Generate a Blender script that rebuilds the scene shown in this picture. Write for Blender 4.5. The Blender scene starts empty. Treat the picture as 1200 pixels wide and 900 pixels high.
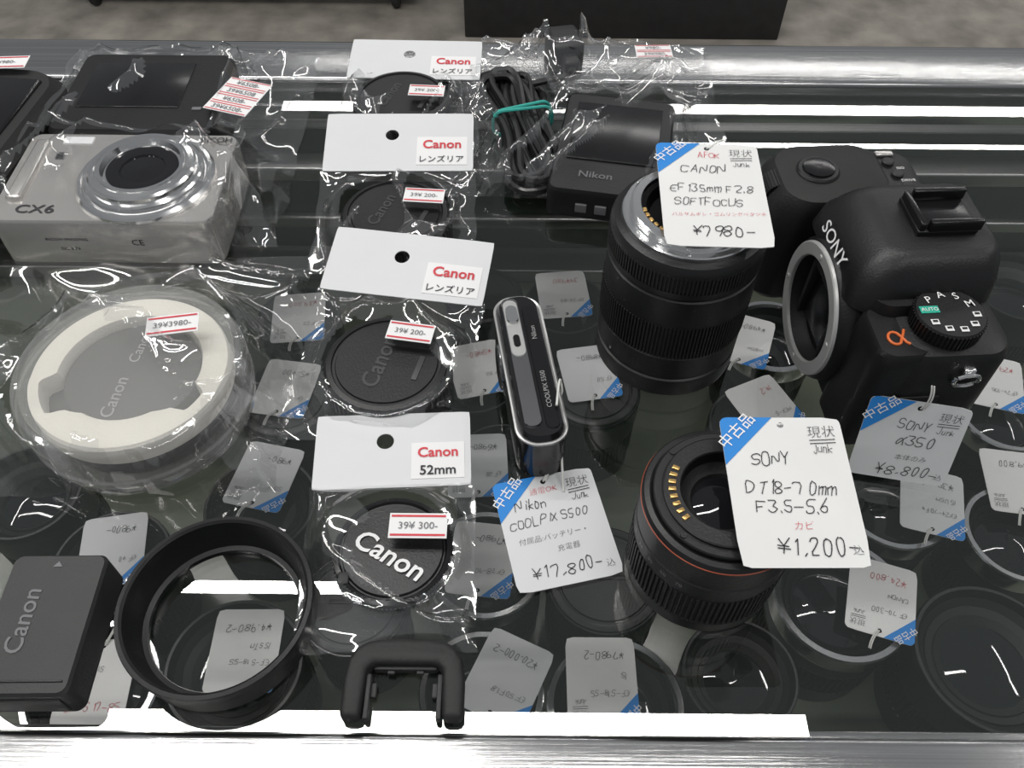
import bpy, bmesh, math, random
import numpy as np
from mathutils import Vector, Matrix, noise
random.seed(7)
R = math.radians
PI = math.pi
sc = bpy.context.scene
COL = sc.collection
try:
    sc.view_settings.view_transform = 'Standard'
except Exception:
    pass
# ------------------------------------------------------------------ camera
G = 0.95; CH = 0.355; PHI = R(52); ROLL = R(0.5); F = 1000.0
fw = Vector((0, math.cos(PHI), -math.sin(PHI)))
r0 = Vector((1, 0, 0)); u0 = Vector((0, math.sin(PHI), math.cos(PHI)))
rt = r0 * math.cos(ROLL) + u0 * math.sin(ROLL)
up = -r0 * math.sin(ROLL) + u0 * math.cos(ROLL)
CAM = Vector((0, 0, G + CH))
def at(px, py, h=0.0):
    d = fw + rt * ((px - 600) / F) - up * ((py - 450) / F)
    return CAM + d * ((h - CH) / d.z)
cd = bpy.data.cameras.new('camera'); cam = bpy.data.objects.new('camera', cd); COL.objects.link(cam)
cd.sensor_fit = 'HORIZONTAL'; cd.sensor_width = 36; cd.lens = 30; cd.clip_start = 0.01; cd.clip_end = 50
m3 = Matrix((rt, up, -fw)).transposed()
cam.matrix_world = Matrix.Translation(CAM) @ m3.to_4x4()
sc.camera = cam

# ------------------------------------------------------------------ materials
def mat(name, col, rough=0.4, metal=0.0, nscale=0, nstr=0.0, var=0.0, vscale=30, coat=0.0, stretch=None, spec=0.5):
    m = bpy.data.materials.new(name); m.use_nodes = True
    nt = m.node_tree; b = nt.nodes['Principled BSDF']
    b.inputs['Base Color'].default_value = (*col, 1); b.inputs['Roughness'].default_value = rough
    b.inputs['Metallic'].default_value = metal; b.inputs['Coat Weight'].default_value = coat
    b.inputs['Specular IOR Level'].default_value = spec
    tc = nt.nodes.new('ShaderNodeTexCoord'); mp = nt.nodes.new('ShaderNodeMapping')
    nt.links.new(tc.outputs['Object'], mp.inputs['Vector'])
    if stretch: mp.inputs['Scale'].default_value = stretch
    if nscale:
        n = nt.nodes.new('ShaderNodeTexNoise'); n.inputs['Scale'].default_value = nscale; n.inputs['Detail'].default_value = 4
        nt.links.new(mp.outputs[0], n.inputs['Vector'])
        bp = nt.nodes.new('ShaderNodeBump'); bp.inputs['Strength'].default_value = nstr; bp.inputs['Distance'].default_value = 0.001
        nt.links.new(n.outputs['Fac'], bp.inputs['Height']); nt.links.new(bp.outputs[0], b.inputs['Normal'])
    n2 = nt.nodes.new('ShaderNodeTexNoise'); n2.inputs['Scale'].default_value = vscale; n2.inputs['Detail'].default_value = 5
    nt.links.new(mp.outputs[0], n2.inputs['Vector'])
    rp = nt.nodes.new('ShaderNodeValToRGB')
    k0 = max(0, 1 - var); k1 = 1 + var
    rp.color_ramp.elements[0].color = (*[min(1, c * k0) for c in col], 1); rp.color_ramp.elements[0].position = .3
    rp.color_ramp.elements[1].color = (*[min(1, c * k1) for c in col], 1); rp.color_ramp.elements[1].position = .7
    nt.links.new(n2.outputs['Fac'], rp.inputs['Fac']); nt.links.new(rp.outputs[0], b.inputs['Base Color'])
    return m
def clear(name, col, alpha, base, amp, rough=0.02, bump=0, bscale=60):
    # see-through sheet: a thin tinted body (Principled with low alpha) under a Fresnel-like mirror layer
    m = bpy.data.materials.new(name); m.use_nodes = True
    nt = m.node_tree; b = nt.nodes['Principled BSDF']; out = nt.nodes['Material Output']
    b.inputs['Base Color'].default_value = (*col, 1); b.inputs['Alpha'].default_value = alpha; b.inputs['Roughness'].default_value = .5
    b.inputs['Specular IOR Level'].default_value = 0.0
    if not (base or amp): return m
    mix = nt.nodes.new('ShaderNodeMixShader')
    gl = nt.nodes.new('ShaderNodeBsdfGlossy'); gl.inputs['Roughness'].default_value = rough; gl.inputs[0].default_value = (1, 1, 1, 1)
    lw = nt.nodes.new('ShaderNodeLayerWeight'); lw.inputs['Blend'].default_value = 0.5
    p = nt.nodes.new('ShaderNodeMath'); p.operation = 'POWER'; p.inputs[1].default_value = 5
    a = nt.nodes.new('ShaderNodeMath'); a.operation = 'MULTIPLY_ADD'; a.inputs[1].default_value = amp; a.inputs[2].default_value = base
    nt.links.new(lw.outputs['Facing'], p.inputs[0]); nt.links.new(p.outputs[0], a.inputs[0]); nt.links.new(a.outputs[0], mix.inputs[0])
    nt.links.new(b.outputs[0], mix.inputs[1]); nt.links.new(gl.outputs[0], mix.inputs[2]); nt.links.new(mix.outputs[0], out.inputs[0])
    if bump:
        tc = nt.nodes.new('ShaderNodeTexCoord'); n = nt.nodes.new('ShaderNodeTexNoise'); n.inputs['Scale'].default_value = bscale
        n.inputs['Detail'].default_value = 1.5; n.inputs['Distortion'].default_value = 1.0
        bp = nt.nodes.new('ShaderNodeBump'); bp.inputs['Strength'].default_value = bump; bp.inputs['Distance'].default_value = 0.004
        nt.links.new(tc.outputs['Object'], n.inputs['Vector']); nt.links.new(n.outputs['Fac'], bp.inputs['Height'])
        for nd in (gl, lw): nt.links.new(bp.outputs[0], nd.inputs['Normal'])
    return m
M = {}
M['black'] = mat('black_plastic', (.009, .009, .010), .40, 0, 900, .15, .2)
M['blackgloss'] = mat('black_gloss', (.009, .009, .010), .18, 0, 0, 0, .2)
M['rubber'] = mat('black_rubber', (.012, .012, .012), .58, 0, 600, .2, .2)
M['grey'] = mat('dark_grey_plastic', (.024, .024, .025), .5, 0, 900, .2, .15)
M['capgrey'] = mat('lid_haze_grey_plastic', (.06, .06, .058), .5, 0, 900, .1, .1)  # black cap plastic, its colour greyed to carry haze from the lid
M['silver'] = mat('silver_paint', (.66, .64, .615), .24, .76, 1500, .04, .04)
M['chrome'] = mat('chrome', (.84, .84, .84), .15, 1, 0, 0, .03)
M['satin'] = mat('satin_metal', (.66, .66, .65), .32, .8, 0, 0, .03)
M['ringmetal'] = mat('pale_ring_metal', (.62, .62, .61), .35, .35, 0, 0, .03)
M['darkmetal'] = mat('dark_metal', (.055, .055, .058), .2, .85, 0, 0, .1)
M['gunmetal'] = mat('gun_metal', (.26, .26, .27), .24, .95, 0, 0, .06)
M['brushed'] = mat('brushed_aluminium', (.52, .52, .52), .19, 1, 5, .10, .18, 3, 0, (1.2, 220, 220))
M['alu'] = mat('aluminium', (.50, .50, .49), .35, 1, 0, 0, .05)
M['cardgrey'] = mat('grey_card', (.70, .71, .72), .55, 0, 200, .03, .02)
M['tag'] = mat('tag_paper', (.80, .80, .79), .7, 0, 300, .05, .03)
M['blue'] = mat('blue_print', (.02, .24, .68), .6, 0, 0, 0, .04)
M['white'] = mat('white_print', (.85, .85, .85), .6, 0, 0, 0, .02)
M['ink'] = mat('black_ink', (.025, .025, .03), .6, 0, 0, 0, .1)
M['redink'] = mat('red_ink', (.65, .05, .07), .6, 0, 0, 0, .1)
M['greyink'] = mat('grey_ink', (.16, .16, .17), .5, 0, 0, 0, .1)
M['paleink'] = mat('pale_grey_ink', (.34, .34, .34), .5, 0, 0, 0, .1)
M['emboss'] = mat('embossed_grey', (.05, .05, .052), .45, 0, 0, 0, .1)
M['orange'] = mat('orange_print', (.78, .17, .04), .45, 0, 0, 0, .05)
M['ringred'] = mat('dark_orange_ring', (.45, .085, .03), .4, 0, 0, 0, .05)
M['green'] = mat('green_print', (.03, .45, .32), .5, 0, 0, 0, .05)
M['band'] = mat('teal_rubber', (.04, .42, .36), .5, 0, 0, 0, .08)
M['gold'] = mat('gold_contact', (.62, .40, .15), .3, 1, 0, 0, .05)
M['foam'] = mat('cream_foam', (.84, .81, .73), .9, 0, 700, .35, .05)
M['lensglass'] = mat('lens_glass', (.010, .010, .012), .03, 0, 0, 0, .3, 8, 0, None, .6)
M['cable'] = mat('cable_rubber', (.013, .013, .014), .38, 0, 0, 0, .1)
M['string'] = mat('white_string', (.75, .75, .72), .7, 0, 0, 0, .05)
M['shelf'] = mat('olive_shelf', (.125, .140, .105), .18, 0, 0, 0, .3, 3)
M['back'] = mat('dark_back', (.07, .078, .068), .25, 0, 0, 0, .2, 4)
M['fixture'] = mat('fixture_black', (.02, .02, .021), .5, 0, 60, .1, .2)
M['floor'] = mat('mottled_floor', (.34, .31, .27), .55, 0, 12, .2, .35, 9)
M['glass'] = clear('counter_glass', (.05, .075, .055), .035, .08, .88, .006)
M['glassu'] = clear('counter_glass_under', (.03, .05, .035), .10, 0, 0)
M['film'] = clear('bag_film', (.92, .92, .92), .014, .15, .85, .06, .5, 13)
M['clearplastic'] = clear('clear_plastic', (.85, .85, .84), .12, .12, .8, .06, .12, 30)
M['frosted'] = clear('frosted_plastic', (.78, .78, .76), .22, .08, .7, .10, .1, 20)

# ------------------------------------------------------------------ mesh builder
_tc = {}
def ftext(s, off=0.0):
    k = (s, off)
    if k in _tc: return _tc[k]
    cu = bpy.data.curves.new('t', 'FONT'); cu.body = s; cu.size = 1; cu.offset = off; cu.resolution_u = 3
    ob = bpy.data.objects.new('t', cu); COL.objects.link(ob)
    dg = bpy.context.evaluated_depsgraph_get(); dg.update()
    me = bpy.data.meshes.new_from_object(ob.evaluated_get(dg))
    v = [tuple(p.co) for p in me.vertices]; f = [tuple(p.vertices) for p in me.polygons]
    bpy.data.objects.remove(ob); bpy.data.curves.remove(cu); bpy.data.meshes.remove(me)
    _tc[k] = (v, f); return v, f
GL = {'A': "00 26 40;12 32", 'C': "45 36 16 05 01 10 30 41", 'D': "00 06 26 44 42 20 00", 'E': "46 06 00 40;03 33", 'F': "46 06 00;03 33",
 'I': "20 26", 'J': "36 31 20 10 01", 'K': "00 06;46 03 40", 'L': "06 00 40", 'M': "00 06 23 46 40", 'N': "00 06 40 46",
 'O': "16 05 01 10 30 41 45 36 16", 'P': "00 06 36 45 44 33 03", 'S': "45 36 16 05 04 13 33 42 41 30 10 01", 'T': "06 46;26 20",
 'U': "06 01 10 30 41 46", 'V': "06 20 46", 'X': "06 40;00 46", 'Y': "06 23 46;23 20", 'a': "34 14 03 01 10 30;34 31 40",
 'f': "35 26 15 10;03 23", 'i': "20 24;25 26", 'k': "00 06;33 02 30", 'm': "00 04;03 14 24 20;23 34 44 40", 'n': "00 04;03 14 24 33 30",
 'o': "14 03 01 10 20 31 33 24 14", 'u': "04 01 10 20 31;34 30", '0': "26 15 11 20 30 41 45 36 26", '1': "15 26 20",
 '2': "05 16 36 45 44 00 40", '3': "06 46 23 33 42 41 30 10 01", '4': "30 36 02 42", '5': "46 06 03 33 42 41 30 10 01",
 '6': "36 14 02 01 10 30 41 42 33 13 02", '7': "05 06 46 20", '8': "23 04 05 16 36 45 44 23 02 01 10 30 41 42 23",
 '9': "44 33 13 04 05 16 36 45 44 42 30", '.': "10 11", ',': "21 10", '-': "03 43", '/': "00 46",
 '¥': "06 23 46;23 20;03 43;02 42", 'α': "45 23 10 01 03 14 24 32 40"}
class MB:
    def __init__(s): s.v = []; s.f = []; s.m = []
    def add(s, vs, fs, mi=0, T=None):
        o = len(s.v)
        for p in vs:
            p = Vector(p); s.v.append(T @ p if T is not None else p)
        for f in fs: s.f.append([i + o for i in f]); s.m.append(mi)
        return s
    def addbm(s, bm, mi=0, T=None):
        bm.verts.index_update()
        s.add([v.co.copy() for v in bm.verts], [[v.index for v in f.verts] for f in bm.faces], mi, T); bm.free(); return s
    def rbox(s, c, d, r=.001, seg=3, mi=0, T=None):
        bm = bmesh.new(); bmesh.ops.create_cube(bm, size=1)
        for v in bm.verts: v.co = Vector((v.co.x * d[0] + c[0], v.co.y * d[1] + c[1], v.co.z * d[2] + c[2]))
        if r > 0: bmesh.ops.bevel(bm, geom=list(bm.edges), offset=min(r, min(d) * .49), segments=seg, affect='EDGES', profile=.5)
        return s.addbm(bm, mi, T)
    def lathe(s, prof, n=64, mi=0, T=None, closed=False):
        vs = []; fs = []; k = len(prof)
        for (r, z) in prof:
            for i in range(n):
                a = 2 * PI * i / n; vs.append((r * math.cos(a), r * math.sin(a), z))
        for j in range(k if closed else k - 1):
            j2 = (j + 1) % k
            for i in range(n):
                i2 = (i + 1) % n; fs.append((j * n + i, j * n + i2, j2 * n + i2, j2 * n + i))
        return s.add(vs, fs, mi, T)
    def ribbed(s, r1, r2, z0, z1, n, mi=0, T=None):
        ring = []
        for i in range(n):
            for k, r in ((0, r1), (.12, r2), (.55, r2), (.67, r1)):
                a = 2 * PI * (i + k) / n; ring.append((r * math.cos(a), r * math.sin(a)))
        m = len(ring); ri = r1 * .96
        inn = []
        for (x, y) in ring:
            q = ri / math.hypot(x, y); inn.append((x * q, y * q))
        vs = [(x, y, z0) for x, y in inn] + [(x, y, z0) for x, y in ring] + [(x, y, z1) for x, y in ring] + [(x, y, z1) for x, y in inn]
        fs = []
        for j in range(3):
            for i in range(m): fs.append((j * m + i, j * m + (i + 1) % m, (j + 1) * m + (i + 1) % m, (j + 1) * m + i))
        return s.add(vs, fs, mi, T)
    def loft(s, secs, k=6, mi=0, T=None, caps=True):
        rings = [rr(*q, k=k) for q in secs]; n = len(rings[0]); vs = [p for r_ in rings for p in r_]; fs = []
        for j in range(len(rings) - 1):
            for i in range(n): fs.append((j * n + i, j * n + (i + 1) % n, (j + 1) * n + (i + 1) % n, (j + 1) * n + i))
        if caps: fs.append(tuple(range(n))[::-1]); fs.append(tuple((len(rings) - 1) * n + i for i in range(n)))
        return s.add(vs, fs, mi, T)
    def prism(s, poly, z0, z1, bev=0, seg=3, mi=0, T=None):
        bm = bmesh.new(); vs = [bm.verts.new((x, y, z0)) for x, y in poly]; f = bm.faces.new(vs)
        e = bmesh.ops.extrude_face_region(bm, geom=[f])
        for v in e['geom']:
            if isinstance(v, bmesh.types.BMVert): v.co.z = z1
        if bev: bmesh.ops.bevel(bm, geom=list(bm.edges), offset=bev, segments=seg, affect='EDGES', profile=.5)
        return s.addbm(bm, mi, T)
    def tube(s, pts, r, n=8, mi=0, T=None, closed=False):
        pts = [Vector(p) for p in pts]; k = len(pts); vs = []; fs = []
        for i in range(k):
            a = pts[(i - 1) % k] if (closed or i > 0) else pts[0]; b = pts[(i + 1) % k] if (closed or i < k - 1) else pts[-1]
            t = (b - a).normalized() if (b - a).length > 0 else Vector((0, 0, 1))
            h = Vector((0, 0, 1)) if abs(t.z) < .9 else Vector((1, 0, 0)); u = t.cross(h).normalized(); w = t.cross(u)
            for j in range(n):
                q = 2 * PI * j / n; vs.append(pts[i] + (u * math.cos(q) + w * math.sin(q)) * r)
        for i in range(k if closed else k - 1):
            for j in range(n): fs.append((i * n + j, i * n + (j + 1) % n, ((i + 1) % k) * n + (j + 1) % n, ((i + 1) % k) * n + j))
        if not closed: fs.append(tuple(range(n))); fs.append(tuple((k - 1) * n + j for j in range(n)))
        return s.add(vs, fs, mi, T)
    def text(s, t, x, y, size, mi=0, T=None, off=0.0, align='c', z=0.0, rot=0.0, shear=0.0, sx=1.0):
        v, f = ftext(t, off)
        if not v: return s
        x0 = min(p[0] for p in v); x1 = max(p[0] for p in v); dx = {'c': (x0 + x1) / 2, 'l': x0, 'r': x1}[align]
        c, n_ = math.cos(rot), math.sin(rot); out = []
        for p in v:
            a = (p[0] - dx) * size * sx + p[1] * size * shear; b = (p[1] - (.35 if align == 'c' else 0)) * size
            out.append((x + a * c - b * n_, y + a * n_ + b * c, z))
        return s.add(out, f, mi, T)
    def hand(s, t, x, y, size, mi=0, T=None, z=0.0, wd=.068, slope=0.0):
        u = size / 6; cx = x; w = size * wd / 2; slope = slope + random.uniform(-.04, .06)
        for ch in t:
            if ch == ' ': cx += 2.0 * u; continue
            g = GL.get(ch)
            if g is None: continue
            j = lambda: random.uniform(-.34, .34)
            sk = random.uniform(.02, .26); mx = 0; dy = random.uniform(-.6, .6) * u; ks = random.uniform(.84, 1.14); kw = random.uniform(.72, 1.0)
            for st in g.split(';'):
                P = []
                for q in st.split():
                    a = float(q[0]) + j(); b = (float(q[1]) + j()) * ks; mx = max(mx, float(q[0]))
                    P.append(Vector((cx + (a * kw + b * sk) * u, y + dy + b * u + (cx - x) * slope)))
                if len(P) > 3:   # round the corners of longer strokes
                    Q = [P[0]]
                    for p, q in zip(P, P[1:]): Q += [p * .72 + q * .28, p * .28 + q * .72]
                    Q.append(P[-1]); P = Q
                for p, q in zip(P, P[1:]):
                    d = q - p
                    if d.length < 1e-6: continue
                    d.normalize(); n_ = Vector((-d.y, d.x)) * w; e = d * w * .6
                    s.add([(*(p - e + n_), z), (*(p - e - n_), z), (*(q + e - n_), z), (*(q + e + n_), z)], [(0, 1, 2, 3)], mi, T)
            cx += (mx * kw + random.uniform(.9, 1.6)) * u
        return s
    def build(s, name, mats, parent=None, world=False, angle=32, recalc=True):
        me = bpy.data.meshes.new(name); vs = s.v
        if world and parent is not None:
            I = parent.matrix_basis.inverted(); vs = [I @ p for p in vs]
        me.from_pydata([tuple(p) for p in vs], [], s.f)
        if not isinstance(mats, (list, tuple)): mats = [mats]
        for m_ in mats: me.materials.append(M[m_])
        me.polygons.foreach_set('material_index', s.m); me.polygons.foreach_set('use_smooth', [True] * len(me.polygons))
        bm = bmesh.new(); bm.from_mesh(me)
        if recalc: bmesh.ops.recalc_face_normals(bm, faces=list(bm.faces))
        for e in bm.edges:
            if len(e.link_faces) == 2: e.smooth = e.calc_face_angle(0) < R(angle)
        bm.to_mesh(me); bm.free()
        o = bpy.data.objects.new(name, me); COL.objects.link(o)
        if parent is not None: o.parent = parent
        return o
def rr(cx, cy, hx, hy, r, z, k=6):
    r = min(r, hx * .999, hy * .999); out = []
    for (sx, sy, a0) in ((1, 1, 0), (-1, 1, 90), (-1, -1, 180), (1, -1, 270)):
        for i in range(k + 1):
            a = R(a0 + 90 * i / k); out.append((cx + sx * (hx - r) + r * math.cos(a), cy + sy * (hy - r) + r * math.sin(a), z))
    return out
def thing(name, label, cat, loc=(0, 0, 0), rz=0.0, group=None):
    o = bpy.data.objects.new(name, None); COL.objects.link(o); o.empty_display_size = .02
    o.location = loc; o.rotation_euler = (0, 0, rz); o['label'] = label; o['category'] = cat
    if group: o['group'] = group
    return o
def mm(prof): return [(a / 1000, b / 1000) for a, b in prof]
def holed(w, h, hx, hy, hr, rc, th=.0004):
    N = 96; inn = []; outp = []
    for i in range(N):
        a = 2 * PI * i / N; d = (math.cos(a), math.sin(a)); inn.append((hx + hr * d[0], hy + hr * d[1]))
        lo, hi = 0.0, (w + h) * 1.5
        for _ in range(30):
            t = (lo + hi) / 2; x = hx + d[0] * t - w / 2; y = hy + d[1] * t - h / 2
            qx = abs(x) - w / 2 + rc; qy = abs(y) - h / 2 + rc
            sd = math.hypot(max(qx, 0), max(qy, 0)) + min(max(qx, qy), 0) - rc
            if sd < 0: lo = t
            else: hi = t
        outp.append((hx + d[0] * lo, hy + d[1] * lo))
    for cx, cy in ((0, 0), (w, 0), (w, h), (0, h)):
        i = min(range(N), key=lambda q: (outp[q][0] - cx) ** 2 + (outp[q][1] - cy) ** 2)
        kx = rc * .3; outp[i] = (cx + (kx if cx == 0 else -kx), cy + (kx if cy == 0 else -kx))
    vs = [(*p, th) for p in inn] + [(*p, th) for p in outp] + [(*p, 0) for p in outp] + [(*p, 0) for p in inn]; fs = []
    for j in range(4):
        j2 = (j + 1) % 4
        for i in range(N): fs.append((j * N + i, j * N + (i + 1) % N, j2 * N + (i + 1) % N, j2 * N + i))
    return vs, fs

# ------------------------------------------------------------------ setting
mb = MB(); mb.add([(-4, -2, 0), (4, -2, 0), (4, 6, 0), (-4, 6, 0)], [(0, 1, 2, 3)]); o = mb.build('floor', 'floor'); o['kind'] = 'structure'
yN = at(600, 862).y; yF = at(600, 98).y; yFF = at(600, 52).y; SH = .17; XW = .75
case = thing('display_case', 'glass topped display counter with brushed metal frame holding the cameras', 'display case', (0, (yN + yF) / 2, 0))
mb = MB(); mb.add([(-XW, yN, G), (XW, yN, G), (XW, yF, G), (-XW, yF, G)], [(0, 1, 2, 3)], 0)
mb.add([(-XW, yN, G - .006), (XW, yN, G - .006), (XW, yF, G - .006), (-XW, yF, G - .006)], [(0, 1, 2, 3)], 1)
mb.build('glass_top', ['glass', 'glassu'], case, True)
mb = MB(); mb.rbox((0, yN - .03, G - .022), (2 * XW, .06, .05), .003); mb.rbox((0, yN + .001, G - .018), (2 * XW, .01, .016), .001); mb.build('front_rail', 'brushed', case, True)
mb = MB(); mb.rbox((0, (yF + yFF) / 2, G - .02), (2 * XW, yFF - yF, .045), .004); mb.rbox((0, yF - .012, G - .016), (2 * XW, .006, .012), .001); mb.build('rear_rail', 'brushed', case, True)
mb = MB(); mb.rbox((0, yF - .02, G - .06), (2 * XW, .022, .012), .002); mb.rbox((0, yF - .035, G - .10), (2 * XW, .008, .01), .002); mb.rbox((0, yF - .02, G - SH + .008), (2 * XW, .03, .014), .002); mb.build('door_track', 'alu', case, True)
mb = MB(); mb.rbox((0, (yN + yF) / 2, G - SH - .006), (2 * XW, yF - yN + .02, .012), .001); mb.build('shelf', 'shelf', case, True)
mb = MB(); mb.rbox((0, yF + .008, G - .11), (2 * XW, .008, .14), .001); mb.build('rear_panel', 'back', case, True)
mb = MB(); mb.rbox((0, yN - .012, G - .11), (2 * XW, .008, .13), .001); mb.build('front_panel', 'back', case, True)
mb = MB(); mb.rbox((0, (yN + yF) / 2, (G - SH - .014) / 2), (2 * XW, yF - yN + .03, G - SH - .014), .003); mb.build('cabinet_base', 'fixture', case, True)
for sx in (-1, 1):
    mb = MB(); mb.rbox((sx * (XW + .008), (yN + yF) / 2, G - .1), (.014, yFF - yN + .06, .2), .003); mb.build('end_panel', 'alu', case, True)

# fixtures far behind on the floor
a = at(545, 44, -G); b = at(910, 44, -G)
pl = thing('cabinet', 'black cabinet standing on a low plinth on the floor behind the counter', 'cabinet', ((a.x + b.x) / 2, a.y + .2, 0))
mb = MB(); mb.rbox((0, 0, .06), (b.x - a.x, .4, .12), .004); mb.build('plinth', 'fixture', pl)
mb = MB(); mb.rbox((0, .02, .52), (b.x - a.x + .02, .36, .8), .006); mb.build('body', 'black', pl)
a = at(85, 14, -G); b = at(488, 14, -G)
su = thing('shelf_unit', 'black shelf unit on small casters beyond the left end of the rear rail', 'shelf unit', ((a.x + b.x) / 2, a.y + .22, 0))
mb = MB(); mb.rbox((0, 0, .09), (b.x - a.x, .42, .03), .004); mb.build('base_board', 'fixture', su)
mb = MB(); mb.rbox((0, .1, .5), (b.x - a.x - .04, .22, .79), .004); mb.build('body', 'black', su)
for sx in (-1, 1):
    for sy in (-.17, .17):
        mb = MB(); T = Matrix.Translation((sx * ((b.x - a.x) / 2 - .06), sy, .035)) @ Matrix.Rotation(PI / 2, 4, 'Y')
        mb.lathe(mm([(0, -12), (30, -12), (35, -8), (35, 8), (30, 12), (0, 12)]), 24, 0, T); mb.rbox((sx * ((b.x - a.x) / 2 - .06), sy, .069), (.05, .05, .012), .002)
        mb.build('caster', 'grey', su)

# ------------------------------------------------------------------ film, stickers, tags
def film(root, x0, x1, y0, y1, contents, ztop=.0012, n=80, amp=.0035, seed=0, zb=.0012, keep=.30, ang=30, fs_=1.0):
    # a bag film draped over its contents in long soft folds; where it lies skin tight on them only the raised folds are modelled
    nx = n; ny = max(12, int(n * (y1 - y0) / (x1 - x0)))
    X, Y = np.meshgrid(np.linspace(x0, x1, nx), np.linspace(y0, y1, ny)); C = np.full(X.shape, zb); IN = np.zeros(X.shape, bool)
    for c in contents:
        if c[0] == 'c':
            _, cx, cy, r, h = c; d = np.sqrt((X - cx) ** 2 + (Y - cy) ** 2); msk = d < (r + .003); C[msk] = np.maximum(C[msk], h + .0012); IN |= d < (r + .000)
        else:
            _, cx, cy, hx, hy, rot, h = c; u = (X - cx) * math.cos(rot) + (Y - cy) * math.sin(rot); v = -(X - cx) * math.sin(rot) + (Y - cy) * math.cos(rot)
            msk = (abs(u) < hx + .003) & (abs(v) < hy + .003); C[msk] = np.maximum(C[msk], h + .0012); IN |= (abs(u) < hx) & (abs(v) < hy)
    C[-1, :] = np.maximum(ztop, zb)
    Z = C.copy()
    for it in range(160):
        P = np.pad(Z, 1, mode='edge'); A = (P[:-2, 1:-1] + P[2:, 1:-1] + P[1:-1, :-2] + P[1:-1, 2:]) / 4
        Z = np.maximum(C, A * .994)
        Z[0, :] = zb; Z[:, 0] = np.linspace(zb, ztop, ny); Z[:, -1] = np.linspace(zb, ztop, ny); Z[-1, :] = ztop
    vs = []; fs = []; K = np.zeros(X.shape); ca, sa = math.cos(R(ang)), math.sin(R(ang))
    off = Vector((seed * 7.3, seed * 2.1, seed * 3.1))
    for j in range(ny):
        for i in range(nx):
            x, y = X[j, i], Y[j, i]
            e = min(i, nx - 1 - i, j, ny - 1 - j) / 5; e = min(1, e)
            w1 = noise.noise(Vector((x * 14, y * 14, seed))) * .5; w2 = noise.noise(Vector((x * 14, y * 14, seed + 9))) * .5
            u = x * ca + y * sa; v = -x * sa + y * ca
            pa = Vector((u * 8 * fs_ + w1, v * 34 * fs_ + w2, 0)) + off; u2 = x * ca - y * sa; v2 = x * sa + y * ca
            pb = Vector((u2 * 7 * fs_ + w2, v2 * 24 * fs_ + w1, 4)) + off
            q = 1 - abs(noise.noise(pa)) * 2.4; q2 = 1 - abs(noise.noise(pb)) * 2.6
            fold = max(0, q) ** 1.8 + max(0, q2) ** 1.8 * .7; K[j, i] = max(0, q) + max(0, q2) * .6
            z = Z[j, i] + amp * e * fold
            ed = (1 - e)
            x += ed * .005 * noise.noise(Vector((y * 40, seed, 0))); y += (ed * .004 * noise.noise(Vector((x * 40, seed, 5))) if j < ny - 5 else 0)
            vs.append((x, y, z + ed * .002 * abs(noise.noise(pa)) * (0 if j == ny - 1 else 1)))
    thr = np.quantile(K[IN], 1 - keep) if IN.any() else 0
    for j in range(ny - 1):
        for i in range(nx - 1):
            if IN[j, i] and IN[j + 1, i + 1] and IN[j, i + 1] and IN[j + 1, i] and K[j, i] < thr: continue
            fs.append((j * nx + i, j * nx + i + 1, (j + 1) * nx + i + 1, (j + 1) * nx + i))
    used = sorted({i for f in fs for i in f}); mp = {o_: k for k, o_ in enumerate(used)}
    m = MB(); m.add([vs[i] for i in used], [tuple(mp[i] for i in f) for f in fs]); return m.build('film', 'film', root, angle=80, recalc=False)
def sticker(root, px, py, h, txt, w=.024, ht=.0125, rz=0.0, tilt=0.0, rows=None):
    T = Matrix.Translation(at(px, py, h)) @ Matrix.Rotation(rz, 4, 'Z') @ Matrix.Rotation(tilt, 4, 'X')
    m = MB(); m.rbox((0, 0, 0), (w, ht, .0003), 0, 1, 0, T)
    rows = rows or [txt]; n = len(rows); rh = ht / n
    for i, t in enumerate(rows):
        cy = ht / 2 - rh * (i + .5); s_ = min(rh * .5 / .7, w * .19)
        for yy in (cy + rh * .38, cy - rh * .38):
            m.add([(-w * .47, yy - rh * .04, .0004), (w * .47, yy - rh * .04, .0004), (w * .47, yy + rh * .04, .0004), (-w * .47, yy + rh * .04, .0004)], [(0, 1, 2, 3)], 1, T)
        m.text(t, 0, cy, s_, 2, T, z=.0005, align='c')
    o = m.build('price_sticker', ['white', 'redink', 'greyink'], root, True); o['label'] = 'white price sticker with red lines'; return o
TAGS = 'handwritten price tags'
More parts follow.
